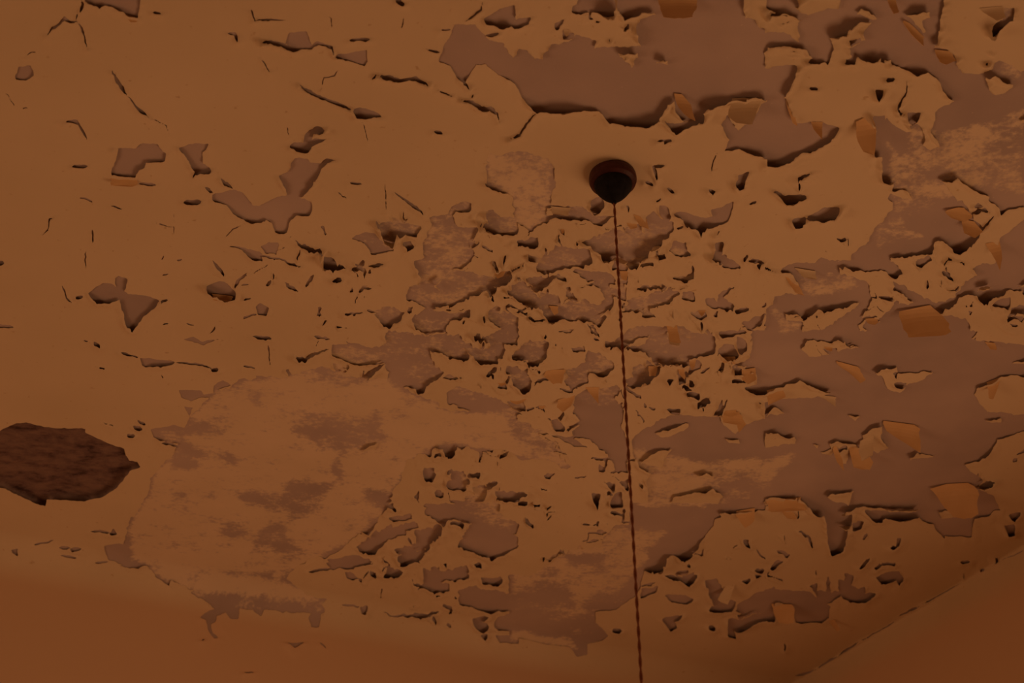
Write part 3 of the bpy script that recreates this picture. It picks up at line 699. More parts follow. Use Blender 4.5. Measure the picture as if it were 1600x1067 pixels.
C 5 1 1420,340 1560,290 1600,260
C 8 2 98,845 104,885
T 516 312 2.381
H 4 410,540 440,510 480,520 520,560 500,590 440,580
H 4 540,545 600,540 640,500 650,550 620,600 560,590
H 4 600,440 640,430 690,450 690,470 640,480
H 4 660,330 720,300 760,340 800,370 830,420 790,385 740,360
H 4 730,290 790,285 850,270 800,310 760,310
H 3 780,340 840,350 850,390 820,400 790,380
H 4 850,390 900,370 960,380 1000,400 960,440 900,450 860,430
H 3 900,260 980,260 1050,280 1060,310 960,300
H 3 1100,370 1200,340 1260,330 1300,350 1260,380 1160,410 1100,410
H 5 1440,360 1500,320 1470,360 1500,390 1450,400
H 3 690,10 800,20 810,80 740,110 680,70
H 4 690,150 770,140 770,160 700,165
H 2 440,720 560,720 620,760 720,790 640,800 480,770
H 2 380,820 500,820 540,850 420,870 270,860
H 3 160,420 210,405 250,410 240,440 200,460
H 3 1140,470 1250,465 1200,500 1120,520 1040,540 1060,510
H 5 1180,590 1230,610 1180,650 1130,660 1150,630
H 3 820,870 900,880 960,920 900,910
H 3 230,60 340,100 320,130 250,110
C 8 4 60,520 130,560 210,600
C 7 5 70,690 130,650 210,600
C 6 4 1160,950 1210,920 1250,890
C 6 4 1210,860 1260,830 1310,820
C 6 4 800,880 860,930 890,950
C 5 3 560,790 640,800 740,850 800,870
C 5 3 570,800 700,880 790,900
C 6 4 970,450 1000,500
C 6 4 1380,750 1420,730
C 6 4 1250,780 1300,775
C 6 4 1180,770 1210,775
C 5 3 870,490 900,480
C 5 3 1450,790 1480,740
T 0 534 2
H 5 1390,320 1425,320 1420,345 1400,345
H 5 1325,390 1360,385 1355,425 1325,420
H 5 1420,400 1450,395 1470,430 1440,440
H 6 1480,490 1510,440 1530,440 1500,500
H 4 1320,510 1400,500 1460,510 1500,500 1470,540 1400,550 1340,545
H 4 1200,510 1230,500 1240,520
H 4 1215,545 1280,530 1290,545 1230,560
H 4 1250,570 1300,550 1310,580 1260,590
H 7 1300,600 1350,570 1380,560 1370,600 1330,640 1300,640
H 4 1160,600 1220,570 1240,600 1180,620
H 4 1130,630 1200,610 1170,640
H 4 1240,660 1330,640 1310,680 1250,690
H 2 1020,680 1100,660 1170,680 1120,700 1050,705
C 5 3 960,715 1040,705
H 3 1480,540 1600,560 1600,640 1540,660 1480,630 1440,600
P 1380,560 1430,545 1470,560 1450,600 1400,610
P 1300,690 1360,660 1420,640 1480,650 1520,680 1440,690 1380,700
"""
# S: paint washed off, W amount: whitewash left on the plaster (photo pixels)
WASH = """
S 0 : 232,775 240,742 262,712 300,650 335,612 380,595 430,590 500,578 560,585 600,592 640,612 700,640 800,648 860,690 890,730 800,712 700,690 640,720 610,780 575,830 505,870 440,905 500,932 500,955 400,945 310,930 240,895 205,872 200,835 215,800
S 0 : 758,262 768,240 800,238 858,244 868,262 862,300 858,330 835,352 822,357 812,345 795,310 780,292 760,283
W .3 570,340 700,310 900,310 1050,350 1100,450 1080,560 960,640 800,640 640,600 560,520 540,420
W .74 232,775 240,742 262,712 300,650 335,612 380,595 430,590 500,578 560,585 600,592 640,612 700,640 800,648 860,690 890,730 800,712 700,690 640,720 610,780 575,830 505,870 440,905 500,932 500,955 400,945 310,930 240,895 205,872 200,835 215,800
W .27 228,665 257,664 285,669 300,655 321,657 328,671 357,667 349,676 307,676 292,687 321,712 307,737 268,733 268,712 278,698 250,683
W .27 453,662 481,651 524,653 577,649 588,641 595,651 592,669 606,683 577,698 545,705 538,722 531,751 520,747 520,722 527,705 506,708 492,698 478,683 456,676
W .27 371,774 399,765 435,774 453,751 478,746 520,755 503,787 481,804 453,811 446,794 414,794 381,787
W .27 317,769 335,769 346,783 317,778
W .27 342,829 357,819 392,826 378,836 357,849
W .27 396,844 421,811 442,815 446,836 474,865 442,865 421,854 392,865
W .27 353,706 374,719 374,733 357,724
W .27 349,893 428,893 424,902 364,899
W .27 271,772 289,771 292,779 275,779
W .27 300,922 328,927 378,929 435,936 499,940 499,957 399,954 328,943
W .27 392,619 406,621 399,633
W .27 560,758 595,765 613,779 595,794 570,779
W .55 758,262 768,240 800,238 858,244 868,262 862,300 858,330 835,352 822,357 812,345 795,310 780,292 760,283
W .45 1385,220 1440,260 1500,210 1600,170 1600,300 1500,300 1440,330 1395,340
W .45 1420,200 1600,190 1600,260 1420,270
W .35 1360,340 1400,330 1440,370 1370,390
W .45 1245,440 1330,420 1340,450 1260,470
W .4 1200,480 1260,500 1220,530
W .3 1560,10 1600,10 1600,130 1560,120
W .4 640,320 740,330 735,410 690,440 650,410
W .3 620,420 760,430 700,530 610,520
W .45 470,540 600,540 600,600 480,600
W .5 790,640 900,690 900,730 800,700
W .65 985,700 1100,720 1240,710 1200,760 1100,790 1000,790
W .3 1100,740 1200,750 1180,780 1100,780
W .6 800,890 900,850 970,820 1040,830 990,900 940,960 880,970 800,940
W .15 880,860 945,870 940,885 890,880
W .2 825,910 890,910 900,950 800,955 800,930
W .2 912,935 990,925 960,955 915,955
W .8 800,985 900,1000 900,1012 800,1000
W .2 860,985 900,975 945,990 900,995
W .55 720,740 800,780 800,830 720,800
W .3 930,430 1060,440 1060,480 930,490
"""
KZ = 3.9525
STEP = 1.6
def axis(lo, hi, far_lo, far_hi):
    fine = np.arange(lo, hi + STEP, STEP)
    out = []; s = STEP; x = fine[-1]
    while x < far_hi: s = min(s * 1.12, 12); x += s; out.append(x)
    pre = []; s = STEP; x = fine[0]
    while x > far_lo: s = min(s * 1.12, 12); x -= s; pre.append(x)
    return np.array(pre[::-1] + list(fine) + out)
gx = axis(-24, 1624, -620, 2220); gy = axis(-24, 1091, -520, 1560)
X, Y = np.meshgrid(gx, gy); NY, NX = X.shape
# ragged edges: the outlines are looked up at slightly wandering places
# Z: where the paint has broken up finely (x, y, half width, half height, strength)
zone = np.zeros(X.shape)
for zx, zy, zw, zh, zs in ((900, 500, 360, 190, .9), (690, 830, 180, 150, 1.0), (1430, 470, 220, 120, .8), (1200, 870, 230, 110, .4),
                           (890, 780, 130, 110, .7), (520, 480, 150, 130, .45), (1300, 60, 260, 60, .25), (900, 60, 150, 60, .4), (1400, 700, 240, 130, .15)):
    zone = np.maximum(zone, zs * np.clip(1.6 * (1 - ((X - zx) / zw) ** 2 - ((Y - zy) / zh) ** 2) + 0.3, 0, 1))
_a = 0.45 + 0.85 * zone
WX = X + _a * (2.6 * fnoise(X, Y, 24, 0) + 3.2 * fnoise(X, Y, 9, 3, 2) + 1.2 * fnoise(X, Y, 4, 5, 1))
WY = Y + _a * (2.2 * fnoise(X, Y, 24, 11) + 2.6 * fnoise(X, Y, 9, 15, 2) + 1.0 * fnoise(X, Y, 4, 17, 1))
fld = np.full(X.shape, 4.0)                    # signed distance in pixels, positive = paint
# beyond the photo: the same kind of peeling goes on
out_m = np.maximum(np.maximum(-24 - X, X - 1624), np.maximum(-24 - Y, Y - 1091))
on_wall = (Y > 850 + 0.184 * X) | (Y > 1060 - 0.592 * (X - 1245))
lift = np.zeros(X.shape); thin = np.zeros(X.shape); deep = np.zeros(X.shape); wash = np.zeros(X.shape)
def window_ix(x0, x1, y0, y1):
    return (slice(np.searchsorted(gy, y0), np.searchsorted(gy, y1) + 1), slice(np.searchsorted(gx, x0), np.searchsorted(gx, x1) + 1))
def segdist(px, py, pts, close):
    n = len(pts); best = np.full(px.shape, 1e9)
    for k in range(n if close else n - 1):
        (ax, ay), (bx_, by_) = pts[k], pts[(k + 1) % n]
        dx, dy = bx_ - ax, by_ - ay; L = dx * dx + dy * dy + 1e-9
        t = np.clip(((px - ax) * dx + (py - ay) * dy) / L, 0, 1)
        best = np.minimum(best, (px - ax - t * dx) ** 2 + (py - ay - t * dy) ** 2)
    return np.sqrt(best)
def inside(px, py, pts):
    r = np.zeros(px.shape, bool); n = len(pts)
    for k in range(n):
        (ax, ay), (bx_, by_) = pts[k], pts[(k + 1) % n]
        if ay == by_: continue
        r ^= ((ay > py) != (by_ > py)) & (px < (bx_ - ax) * (py - ay) / (by_ - ay) + ax)
    return r
def sdf(pts, pad=14):
    a = np.array(pts); w = window_ix(a[:, 0].min() - pad, a[:, 0].max() + pad, a[:, 1].min() - pad, a[:, 1].max() + pad)
    px, py = WX[w], WY[w]; d = segdist(px, py, pts, True)
    return w, np.where(inside(px, py, pts), d, -d)
def points(s): return [tuple(float(v) for v in q.split(',')) for q in s.split()]
def stamp_lift(w, d, amt):
    lift[w] = np.maximum(lift[w], amt * np.clip(1.25 - np.abs(d) / 13.0, 0, 1))
flaps = []
for ln in WASH.strip().splitlines():
    if ln[0] == 'S':
        w, d = sdf(points(ln.split(':')[1]), 30); d = d + 13 * fnoise(X[w], Y[w], 34, 85, 4); fld[w] = np.minimum(fld[w], -d); thin[w] = np.maximum(thin[w], np.clip(1.2 - np.abs(d) / 14, 0, 1))
    else:
        k, v, rest = ln.split(' ', 2); w, d = sdf(points(rest), 20)
        f = np.clip(0.5 + d / 14.0, 0, 1); wash[w] = wash[w] * (1 - f) + float(v) * f
ox = oy = 0.0
def loc(s): return [(ox + a / KZ, oy + b / KZ) for a, b in points(s)]
for ln in TRACE.strip().splitlines():
    k, rest = ln.split(' ', 1)
    if k == 'T': ox, oy, KZ = (tuple(float(v) for v in rest.split()) + (3.9525,))[:3]
    elif k == 'H':
        v, pp = rest.split(' ', 1); w, d = sdf(loc(pp)); fld[w] = np.minimum(fld[w], -d); stamp_lift(w, d, float(v))
        if float(v) <= 1: thin[w] = np.maximum(thin[w], np.clip(1.2 - np.abs(d) / 14, 0, 1))
    elif k == 'P':
        w, d = sdf(loc(rest)); fld[w] = np.maximum(fld[w], np.minimum(d, 4.0)); stamp_lift(w, d, 4.5)
    elif k == 'D':
        w, d = sdf(loc(rest)); fld[w] = np.minimum(fld[w], -d); stamp_lift(w, d, 2.0); deep[w] = np.maximum(deep[w], np.clip((d + 7) / 4.0, 0, 1))
    elif k == 'C':
        wd, lf, pp = rest.split(' ', 2); pts = loc(pp); a = np.array(pts)
        w = window_ix(a[:, 0].min() - 14, a[:, 0].max() + 14, a[:, 1].min() - 14, a[:, 1].max() + 14)
        d = segdist(WX[w], WY[w], pts, False)
        e0 = np.hypot(WX[w] - pts[0][0], WY[w] - pts[0][1]); e1 = np.hypot(WX[w] - pts[-1][0], WY[w] - pts[-1][1])
        ln_ = sum(math.dist(pts[i], pts[i + 1]) for i in range(len(pts) - 1))
        tap = np.clip(0.22 + np.minimum(e0, e1) / (0.32 * ln_), 0, 1)
        half = (float(wd) / KZ * 0.5 * (0.75 + 0.5 * vnoise(X[w], Y[w], 9, 40)) + 0.25) * tap
        fld[w] = np.minimum(fld[w], d - half); stamp_lift(w, d, float(lf))
    elif k == 'F':
        head, pp = rest.split(':'); ang, hinge = head.split(' ', 1); flaps.append((float(ang), loc(hinge), loc(pp)))

# the small chips between the traced ones
CW, CH = 25.0, 16.0
zi = (out_m < 0) & (zone > 0.04)
qx, qy = X[zi] + 3.5 * fnoise(X[zi], Y[zi], 12, 70, 2), Y[zi] + 3.0 * fnoise(X[zi], Y[zi], 12, 74, 2)
ci, cj = np.floor(qx / CW).astype(int), np.floor(qy / CH).astype(int)
f1 = np.full(qx.shape, 1e9); f2 = f1.copy(); i1 = np.zeros(qx.shape, int); i2 = i1.copy()
def hsh(a, k): return _lat[k][(a // 251) & 255, (a * 7) & 255]
for dj in (-1, 0, 1):
    for di in (-1, 0, 1):
        a, b = ci + di, cj + dj; h = (a + 40) * 400 + b + 40
        sx, sy = (a + 0.1 + 0.8 * hsh(h, 41)) * CW, (b + 0.1 + 0.8 * hsh(h, 42)) * CH
        dd_ = np.hypot((qx - sx) * 0.8, qy - sy)
        nearer = dd_ < f1
        i2 = np.where(nearer, i1, np.where(dd_ < f2, h, i2)); f2 = np.where(nearer, f1, np.minimum(f2, dd_))
        i1 = np.where(nearer, h, i1); f1 = np.where(nearer, dd_, f1)
gap = (f2 - f1) * 0.5; zz = zone[zi]
patchy = np.clip(fnoise(X[zi], Y[zi], 60, 80, 2) * 2.2 + 0.6, 0, 1.2); had = fld[zi] > 2
off1 = hsh(i1, 43) < 0.085 * zz * patchy; off2 = hsh(i2, 43) < 0.085 * zz * patchy
cf = np.full(qx.shape, 9.0)
cf = np.where(off1 & off2, -3.0, np.where(off1, -gap + 0.9, np.where(off2, gap + 0.9, cf)))
ck = hsh(np.minimum(i1, i2) * 3 + np.maximum(i1, i2), 44)
crack = (ck < 0.24 * zz * patchy) & ~off1 & ~off2
cf = np.where(crack, np.minimum(cf, gap - 0.55 - 1.0 * (ck < 0.10 * zz)), cf)
fld[zi] = np.minimum(fld[zi], cf)
lift[zi] = np.maximum(lift[zi], np.where(np.abs(cf) < 8, (2.2 + 3.2 * hsh(i1, 45)) * np.minimum(1, zz * 1.6), 0))
small = []                                      # where small flakes dangle from such chips
for h in np.unique(i1[off1]):
    s_ = off1 & (i1 == h) & had
    if s_.sum() > 25 and hsh(np.array(h), 46) < 0.5:
        px, py = X[zi][s_], Y[zi][s_]; small.append((px.mean(), py.min(), np.ptp(px), np.ptp(py), int(h)))

# beyond the photo the same peeling goes on: the bordering stretch is repeated, folded over the border
mx = np.clip(np.where(gx > 1603, 3206 - gx, np.where(gx < -3, -6 - gx, gx)), -3, 1603)
my = np.clip(np.where(gy > 1086, 2172 - gy, np.where(gy < -3, -6 - gy, gy)), -3, 1086)
out_f = np.maximum(np.maximum(-3 - X, X - 1603), np.maximum(-3 - Y, Y - 1086))
jx = np.clip(np.searchsorted(gx, mx), 0, NX - 1); jy = np.clip(np.searchsorted(gy, my), 0, NY - 1)
fold = lambda Q, v: np.where(out_f <= 0, Q, np.where(on_wall, v, Q[jy][:, jx]))
fld, lift, deep, wash, thin, zone = fold(fld, 4.0), fold(lift, 0.0), fold(deep, 0.0), fold(wash, 0.0), fold(thin, 0.0), fold(zone, 0.0)

# ------------------------------------------------------------------ the surfaces in space
S, NRM, SID = surface(X, Y)
paint = fld > 0
d = np.where(paint, 99.0, 0.0)
for _ in range(14):
    for sy, sx, c in ((0, 1, 1), (0, -1, 1), (1, 0, 1), (-1, 0, 1), (1, 1, 1.414), (1, -1, 1.414), (-1, 1, 1.414), (-1, -1, 1.414)):
        d = np.minimum(d, np.roll(np.roll(d, sy, 0), sx, 1) + c)
d = d * STEP
dd = d.copy()
for _ in range(3): dd = (dd + np.roll(dd, 1, 0) + np.roll(dd, -1, 0) + np.roll(dd, 1, 1) + np.roll(dd, -1, 1)) / 5
gyv = np.gradient(np.minimum(dd, 20), axis=0) / np.gradient(gy)[:, None]
far_side = np.clip(0.5 + 0.8 * gyv, 0.12, 1.0)          # edges beyond a bare patch peel most
vary = np.clip(0.75 + 1.7 * fnoise(X, Y, 44, 50, 3), 0.12, 1.8)
wob = 0.0007 * fnoise(X, Y, 60, 56, 3) + 0.0022 * zone * np.abs(fnoise(X, Y, 26, 58, 3))
lift = lift * np.maximum(0.55 + 0.45 * np.clip((X - 640) / 250, 0, 1), np.minimum(1, zone + 0.4))
curl = 0.0028 * lift * vary * far_side * np.exp(-(d / 13.0) ** 1.2)
thin = thin * np.clip(1 - lift / 3.0, 0, 1)
H = 0.0016 - 0.0013 * thin + np.maximum(wob, -0.0006) * (1 - thin) + curl
Hb = 0.0002 * fnoise(X, Y, 90, 60, 3)            # plaster is not quite flat
recess = deep * (0.016 + 0.006 * fnoise(X * 0.4, Y * 1.6, 14, 66, 4))

# marching squares over the paint field
def cross(f0, f1): return np.where((f0 > 0) != (f1 > 0), f0 / np.where(f0 == f1, 1, f0 - f1), 0.5)
nid = np.full(X.shape, -1); nid[paint] = np.arange(paint.sum()); n0 = int(paint.sum())
P3 = S + NRM * H[..., None]
hx = paint[:, :-1] != paint[:, 1:]; vx = paint[:-1, :] != paint[1:, :]
hid = np.full(hx.shape, -1); hid[hx] = n0 + np.arange(hx.sum()); n1 = n0 + int(hx.sum())
vid = np.full(vx.shape, -1); vid[vx] = n1 + np.arange(vx.sum()); n2 = n1 + int(vx.sum())
th = np.clip(cross(fld[:, :-1], fld[:, 1:]), 0.02, 0.98)[..., None]; tv = np.clip(cross(fld[:-1], fld[1:]), 0.02, 0.98)[..., None]
ehs = lambda Q: (Q[:, :-1] * (1 - th) + Q[:, 1:] * th)[hx]; evs = lambda Q: (Q[:-1] * (1 - tv) + Q[1:] * tv)[vx]
E_top = np.concatenate([ehs(P3), evs(P3)]); E_n = np.concatenate([ehs(NRM), evs(NRM)])
co = np.concatenate([P3[paint], E_top, E_top, E_top - E_n * 0.0009])     # nodes, edge, rim top, rim bottom
RT = n2 - n0; RB = 2 * (n2 - n0)
# connected pieces of paint
lab = np.full(NY * NX, -1); pf = paint.ravel(); nl = 0; sizes = []
from collections import deque
pl = pf.tolist(); la = [-1] * (NY * NX)
for s0 in np.flatnonzero(pf).tolist():
    if la[s0] >= 0: continue
    st = [s0]; la[s0] = nl; cnt = 0
    while st:
        q = st.pop(); cnt += 1; cx_ = q % NX
        if cx_ > 0 and pl[q - 1] and la[q - 1] < 0: la[q - 1] = nl; st.append(q - 1)
        if cx_ < NX - 1 and pl[q + 1] and la[q + 1] < 0: la[q + 1] = nl; st.append(q + 1)
        if q >= NX and pl[q - NX] and la[q - NX] < 0: la[q - NX] = nl; st.append(q - NX)
        if q + NX < NX * NY and pl[q + NX] and la[q + NX] < 0: la[q + NX] = nl; st.append(q + NX)
    sizes.append(cnt); nl += 1
lab = np.array(la).reshape(NY, NX); sizes = np.array(sizes)
# cell corners 0 tl, 1 tr, 2 br, 3 bl; cell edges 4 top, 5 right, 6 bottom, 7 left
ids = {0: nid[:-1, :-1], 1: nid[:-1, 1:], 2: nid[1:, 1:], 3: nid[1:, :-1], 4: hid[:-1], 5: vid[:, 1:], 6: hid[1:], 7: vid[:, :-1]}
labs = {0: lab[:-1, :-1], 1: lab[:-1, 1:], 2: lab[1:, 1:], 3: lab[1:, :-1]}
case = sum((paint[(slice(k // 2, NY - 1 + k // 2)), (slice(j, NX - 1 + j))].astype(int) << b)
           for b, (k, j) in enumerate(((0, 0), (0, 1), (2, 1), (2, 0))))
CASES = {1: [(0, 4, 7)], 2: [(1, 5, 4)], 4: [(2, 6, 5)], 8: [(3, 7, 6)], 5: [(0, 4, 7), (2, 6, 5)], 10: [(1, 5, 4), (3, 7, 6)],
         3: [(0, 1, 5, 7)], 6: [(1, 2, 6, 4)], 12: [(2, 3, 7, 5)], 9: [(3, 0, 4, 6)],
         7: [(0, 1, 2), (0, 2, 6), (0, 6, 7)], 14: [(1, 2, 3), (1, 3, 7), (1, 7, 4)], 13: [(2, 3, 0), (2, 0, 4), (2, 4, 5)], 11: [(3, 0, 1), (3, 1, 5), (3, 5, 6)],
         15: [(0, 1, 2, 3)]}
SEG = {1: [(4, 7, 0)], 2: [(5, 4, 1)], 4: [(6, 5, 2)], 8: [(7, 6, 3)], 5: [(4, 7, 0), (6, 5, 2)], 10: [(5, 4, 1), (7, 6, 3)],
       3: [(5, 7, 0)], 6: [(6, 4, 1)], 12: [(7, 5, 2)], 9: [(4, 6, 3)], 7: [(6, 7, 0)], 14: [(7, 4, 1)], 13: [(4, 5, 2)], 11: [(5, 6, 3)]}
cellsid = SID[:-1, :-1]
tri, quad, tl, ql, tsid, qsid = [], [], [], [], [], []
for c, polys in CASES.items():
    m = case == c
    if not m.any(): continue
    for p in polys:
        a = np.stack([ids[k][m] for k in p], 1); l = labs[p[0]][m]
        (quad if len(p) == 4 else tri).append(a); (ql if len(p) == 4 else tl).append(l); (qsid if len(p) == 4 else tsid).append(cellsid[m])
    for e0, e1, k in SEG.get(c, ()):
        a, b = ids[e0][m], ids[e1][m]
        quad.append(np.stack([a + RT, b + RT, b + RB, a + RB], 1)); ql.append(labs[k][m]); qsid.append(cellsid[m])
tri = np.concatenate(tri); tl = np.concatenate(tl); tsid = np.concatenate(tsid)
quad = np.concatenate(quad); ql = np.concatenate(ql); qsid = np.concatenate(qsid)
def sub(name, tm, qm, parent, m=PAINT):
    t, q = tri[tm], quad[qm]
    if len(t) + len(q) == 0: return None
    u, inv = np.unique(np.concatenate([t.ravel(), q.ravel()]), return_inverse=True)
    o = link(name, mesh_np(name, co[u], inv[:t.size].reshape(-1, 3), inv[t.size:].reshape(-1, 4)), m, parent)
    return o
owners = [ceiling, wall_back, wall_right]
order = np.argsort(-sizes); main = order[0]
picked = [k for k in order[1:] if sizes[k] >= 22][:230]
pick = np.zeros(nl, bool); pick[picked] = True
grp_t = np.where(pick[tl], tl, -2); grp_q = np.where(pick[ql], ql, -2)
for s, nm in ((0, 'paint_layer'), (1, 'paint_layer'), (2, 'paint_layer')):
    sub(nm, (tl == main) & (tsid == s), (ql == main) & (qsid == s), owners[s], PAINT)
o = sub('paint_crumbs', (grp_t == -2) & (tl != main), (grp_q == -2) & (ql != main), ceiling)
if o: o['kind'] = 'stuff'
ti = np.argsort(grp_t, kind='stable'); qi = np.argsort(grp_q, kind='stable'); gts, gqs = grp_t[ti], grp_q[qi]
first_sid = {}
for k in picked:
    tt = ti[np.searchsorted(gts, k):np.searchsorted(gts, k, 'right')]; qq = qi[np.searchsorted(gqs, k):np.searchsorted(gqs, k, 'right')]
    s = int(np.median(qsid[qq])) if len(qq) else 0
    sub('paint_flake', tt, qq, owners[s])

# the bare plaster under it
Xs, Ys = X[::2, ::2], Y[::2, ::2]; sl = (slice(None, None, 2), slice(None, None, 2))
PB = S[sl] + NRM[sl] * (Hb[sl] - recess[sl])[..., None]
ny, nx = Xs.shape; gi = np.arange(ny * nx).reshape(ny, nx)
qd = np.stack([gi[:-1, :-1], gi[:-1, 1:], gi[1:, 1:], gi[1:, :-1]], -1).reshape(-1, 4); qs = SID[sl][:-1, :-1].ravel()
wv, lv = wash[sl].ravel(), np.clip(deep[sl].ravel() * 1.0, 0, 1)
for s in range(3):
    q = qd[qs == s]; u, inv = np.unique(q.ravel(), return_inverse=True)
    me = mesh_np('bare_plaster', PB.reshape(-1, 3)[u], np.zeros((0, 3), int), inv.reshape(-1, 4))
    for nm, arr in (('wash', wv), ('lath', lv)):
        at = me.attributes.new(nm, 'FLOAT', 'POINT'); at.data.foreach_set('value', arr[u].astype(np.float32))
    link('bare_plaster', me, PLASTER, owners[s])

# ------------------------------------------------------------------ flakes hanging by one edge
def flap(ang, hinge, outline, idx):
    hp, hn, hs = surface(np.array([h[0] for h in hinge]), np.array([h[1] for h in hinge]))
    op, on, os_ = surface(np.array([h[0] for h in outline]), np.array([h[1] for h in outline]))
    n = hn.mean(0); n /= np.linalg.norm(n)
    u = hp[1] - hp[0]; u -= n * (u @ n); u /= np.linalg.norm(u)
    w = np.cross(n, u); c = op.mean(0)
    if (c - hp[0]) @ w < 0: w = -w
    s = (op - hp[0]) @ u; t = (op - hp[0]) @ w
    view = hp.mean(0) - CAM; el = math.asin(min(1, abs(view @ n) / np.linalg.norm(view)))
    T0, T1 = max(t.min(), 0.0), t.max(); pts = list(zip(s, t)); NR, NCOL = 9, 6
    th_m = math.radians(ang) * 0.75
    sc_t = math.sin(el) / max(0.3, math.sin(el + th_m)) if w[1] > 0 else 1.0
    rr = np.random.RandomState(idx)
    skew = rr.uniform(-0.25, 0.25)
    rows = []; z = 0.0025; y = T0; prev = T0
    for k in range(NR):
        tt = T0 + (T1 - T0) * min(max(k / (NR - 1), 0.004), 0.985)
        xs = []
        for a in range(len(pts)):
            (s0, t0), (s1, t1) = pts[a], pts[(a + 1) % len(pts)]
            if (t0 - tt) * (t1 - tt) <= 0 and t0 != t1: xs.append(s0 + (s1 - s0) * (tt - t0) / (t1 - t0))
        if len(xs) < 2: continue
        lo, hi = min(xs), max(xs)
        f = k / (NR - 1); th = math.radians(ang) * min(1.0, 0.15 + 1.5 * f)
        dt = (tt - prev) * sc_t; prev = tt
        y += dt * math.cos(th); z += dt * math.sin(th)
        row = []
        for j in range(NCOL + 1):
            g = j / NCOL; ss = lo + (hi - lo) * g
            jit = (hi - lo) * 0.03 * rr.uniform(-1, 1) if j in (0, NCOL) else 0
            cup = 0.10 * (hi - lo) * f * ((2 * g - 1) ** 2 - 0.4) + skew * f * (ss - (lo + hi) / 2) * 0.6
            row.append(hp[0] + u * (ss + jit) + w * y + n * (z + cup))
        rows.append(row)
    if len(rows) < 3: return
    R = len(rows); V = [p for r in rows for p in r]; m = NCOL + 1
    back = [p - n * 0.0006 + w * 0.0008 * 0 for p in V]
    nrm = np.cross(np.array(rows[-1][0]) - np.array(rows[0][0]), u); nrm /= np.linalg.norm(nrm) + 1e-9
    if nrm @ n < 0: nrm = -nrm
    back = [p - nrm * 0.0009 for p in V]
    Fc = []; nv = len(V)
    for a in range(R - 1):
        for b in range(m - 1):
            q = (a * m + b, a * m + b + 1, (a + 1) * m + b + 1, (a + 1) * m + b); Fc.append(q); Fc.append(tuple(nv + i for i in reversed(q)))
    ring = [b for b in range(m)] + [a * m + m - 1 for a in range(1, R)] + [(R - 1) * m + b for b in range(m - 2, -1, -1)] + [a * m for a in range(R - 2, 0, -1)]
    for a in range(len(ring)):
        i, j = ring[a], ring[(a + 1) % len(ring)]; Fc.append((i, j, nv + j, nv + i))
    s = int(np.median(hs)); link('hanging_flake', mesh('hanging_flake', V + back, Fc), PAINT if idx % 5 == 3 else FLAKE_SHADE, owners[s])
for i, (ang, hg, ol) in enumerate(flaps): flap(ang, hg, ol, i)
for cx_, cy_, w_, h_, k in small[:45]:
    r_ = np.random.RandomState(k % 100000); hw = w_ * r_.uniform(0.22, 0.4); dp = h_ * r_.uniform(0.5, 0.95); ox_ = w_ * r_.uniform(-0.2, 0.2)
    top = [(cx_ + ox_ - hw, cy_ + r_.uniform(-1, 1)), (cx_ + ox_ + hw, cy_ + r_.uniform(-1, 1))]
    flap(r_.uniform(40, 80), top, [top[0], top[1], (cx_ + ox_ + hw * r_.uniform(0.3, 1.0), cy_ + dp * r_.uniform(0.6, 0.9)),
         (cx_ + ox_ + hw * r_.uniform(-0.4, 0.4), cy_ + dp), (cx_ + ox_ - hw * r_.uniform(0.5, 1.0), cy_ + dp * r_.uniform(0.4, 0.8))], 1000 + k % 5000)

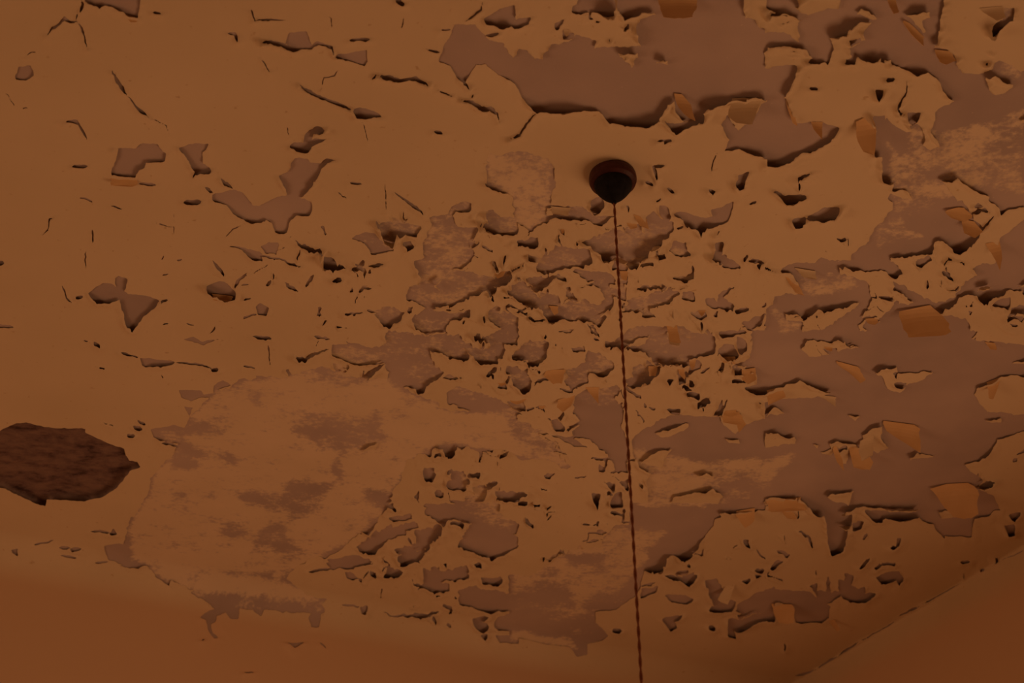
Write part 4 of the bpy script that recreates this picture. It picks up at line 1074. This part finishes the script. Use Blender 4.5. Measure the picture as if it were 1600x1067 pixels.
# ------------------------------------------------------------------ ceiling rose and twisted flex
rp, rn, _ = surface(np.array([957.0]), np.array([272.0])); RC = rp[0]
def lathe(name, prof, m, parent, seg=40):
    V, Fc = [], []
    for r, z in prof:
        for k in range(seg):
            a = 2 * math.pi * k / seg; V.append((r * math.cos(a), r * math.sin(a), z))
    for i in range(len(prof) - 1):
        for k in range(seg):
            Fc.append((i * seg + k, i * seg + (k + 1) % seg, (i + 1) * seg + (k + 1) % seg, (i + 1) * seg + k))
    Fc.append(tuple(range(seg))); Fc.append(tuple((len(prof) - 1) * seg + k for k in range(seg)))
    return link(name, mesh(name, V, Fc), m, parent)
rose = bpy.data.objects.new('ceiling_rose', None); C.objects.link(rose); rose.location = RC
rose['label'] = 'round dark brown ceiling rose with black conical cap among the peeling paint'; rose['category'] = 'ceiling rose'
b_ = lathe('backplate', [(0.0385, 0.0), (0.0425, -0.004), (0.0438, -0.010), (0.0438, -0.017), (0.0420, -0.022), (0.036, -0.026)], ROSE, rose)
b_['label'] = 'dark reddish brown backplate'
c_ = lathe('cap', [(0.0345, -0.024), (0.0345, -0.030), (0.033, -0.035), (0.028, -0.043), (0.021, -0.052), (0.013, -0.060), (0.0075, -0.065), (0.005, -0.067)], CAP, rose)
c_['label'] = 'black conical screw cap'
lathe('cord_grip', [(0.0048, -0.066), (0.0048, -0.070), (0.0036, -0.0715)], CAP, c_, 20)
flex = bpy.data.objects.new('pendant_cord', None); C.objects.link(flex); flex.location = RC + np.array([0, 0, -0.068])
flex['label'] = 'thin brown twisted two-strand flex hanging down from the ceiling rose'; flex['category'] = 'cord'
LEN, PIT, RS = 1.25, 0.046, 0.00145
for ph in (0, math.pi):
    V, Fc = [], []; n = 330; seg = 7
    for k in range(n + 1):
        z = -LEN * k / n; a = ph + 2 * math.pi * (LEN * k / n) / PIT
        cx_, cy_ = RS * 0.85 * math.cos(a), RS * 0.85 * math.sin(a)
        for j in range(seg):
            b = 2 * math.pi * j / seg; V.append((cx_ + RS * math.cos(b), cy_ + RS * math.sin(b), z))
    for k in range(n):
        for j in range(seg):
            Fc.append((k * seg + j, k * seg + (j + 1) % seg, (k + 1) * seg + (j + 1) % seg, (k + 1) * seg + j))
    Fc.append(tuple(range(seg))); Fc.append(tuple(n * seg + j for j in range(seg)))
    link('strand', mesh('strand', V, Fc), FLEX, flex)
print('PIECES', nl, len(picked), 'TRIS', len(tri) + 2 * len(quad), 'PLASTER', 2 * len(qd), 'FLAPS', len(flaps))
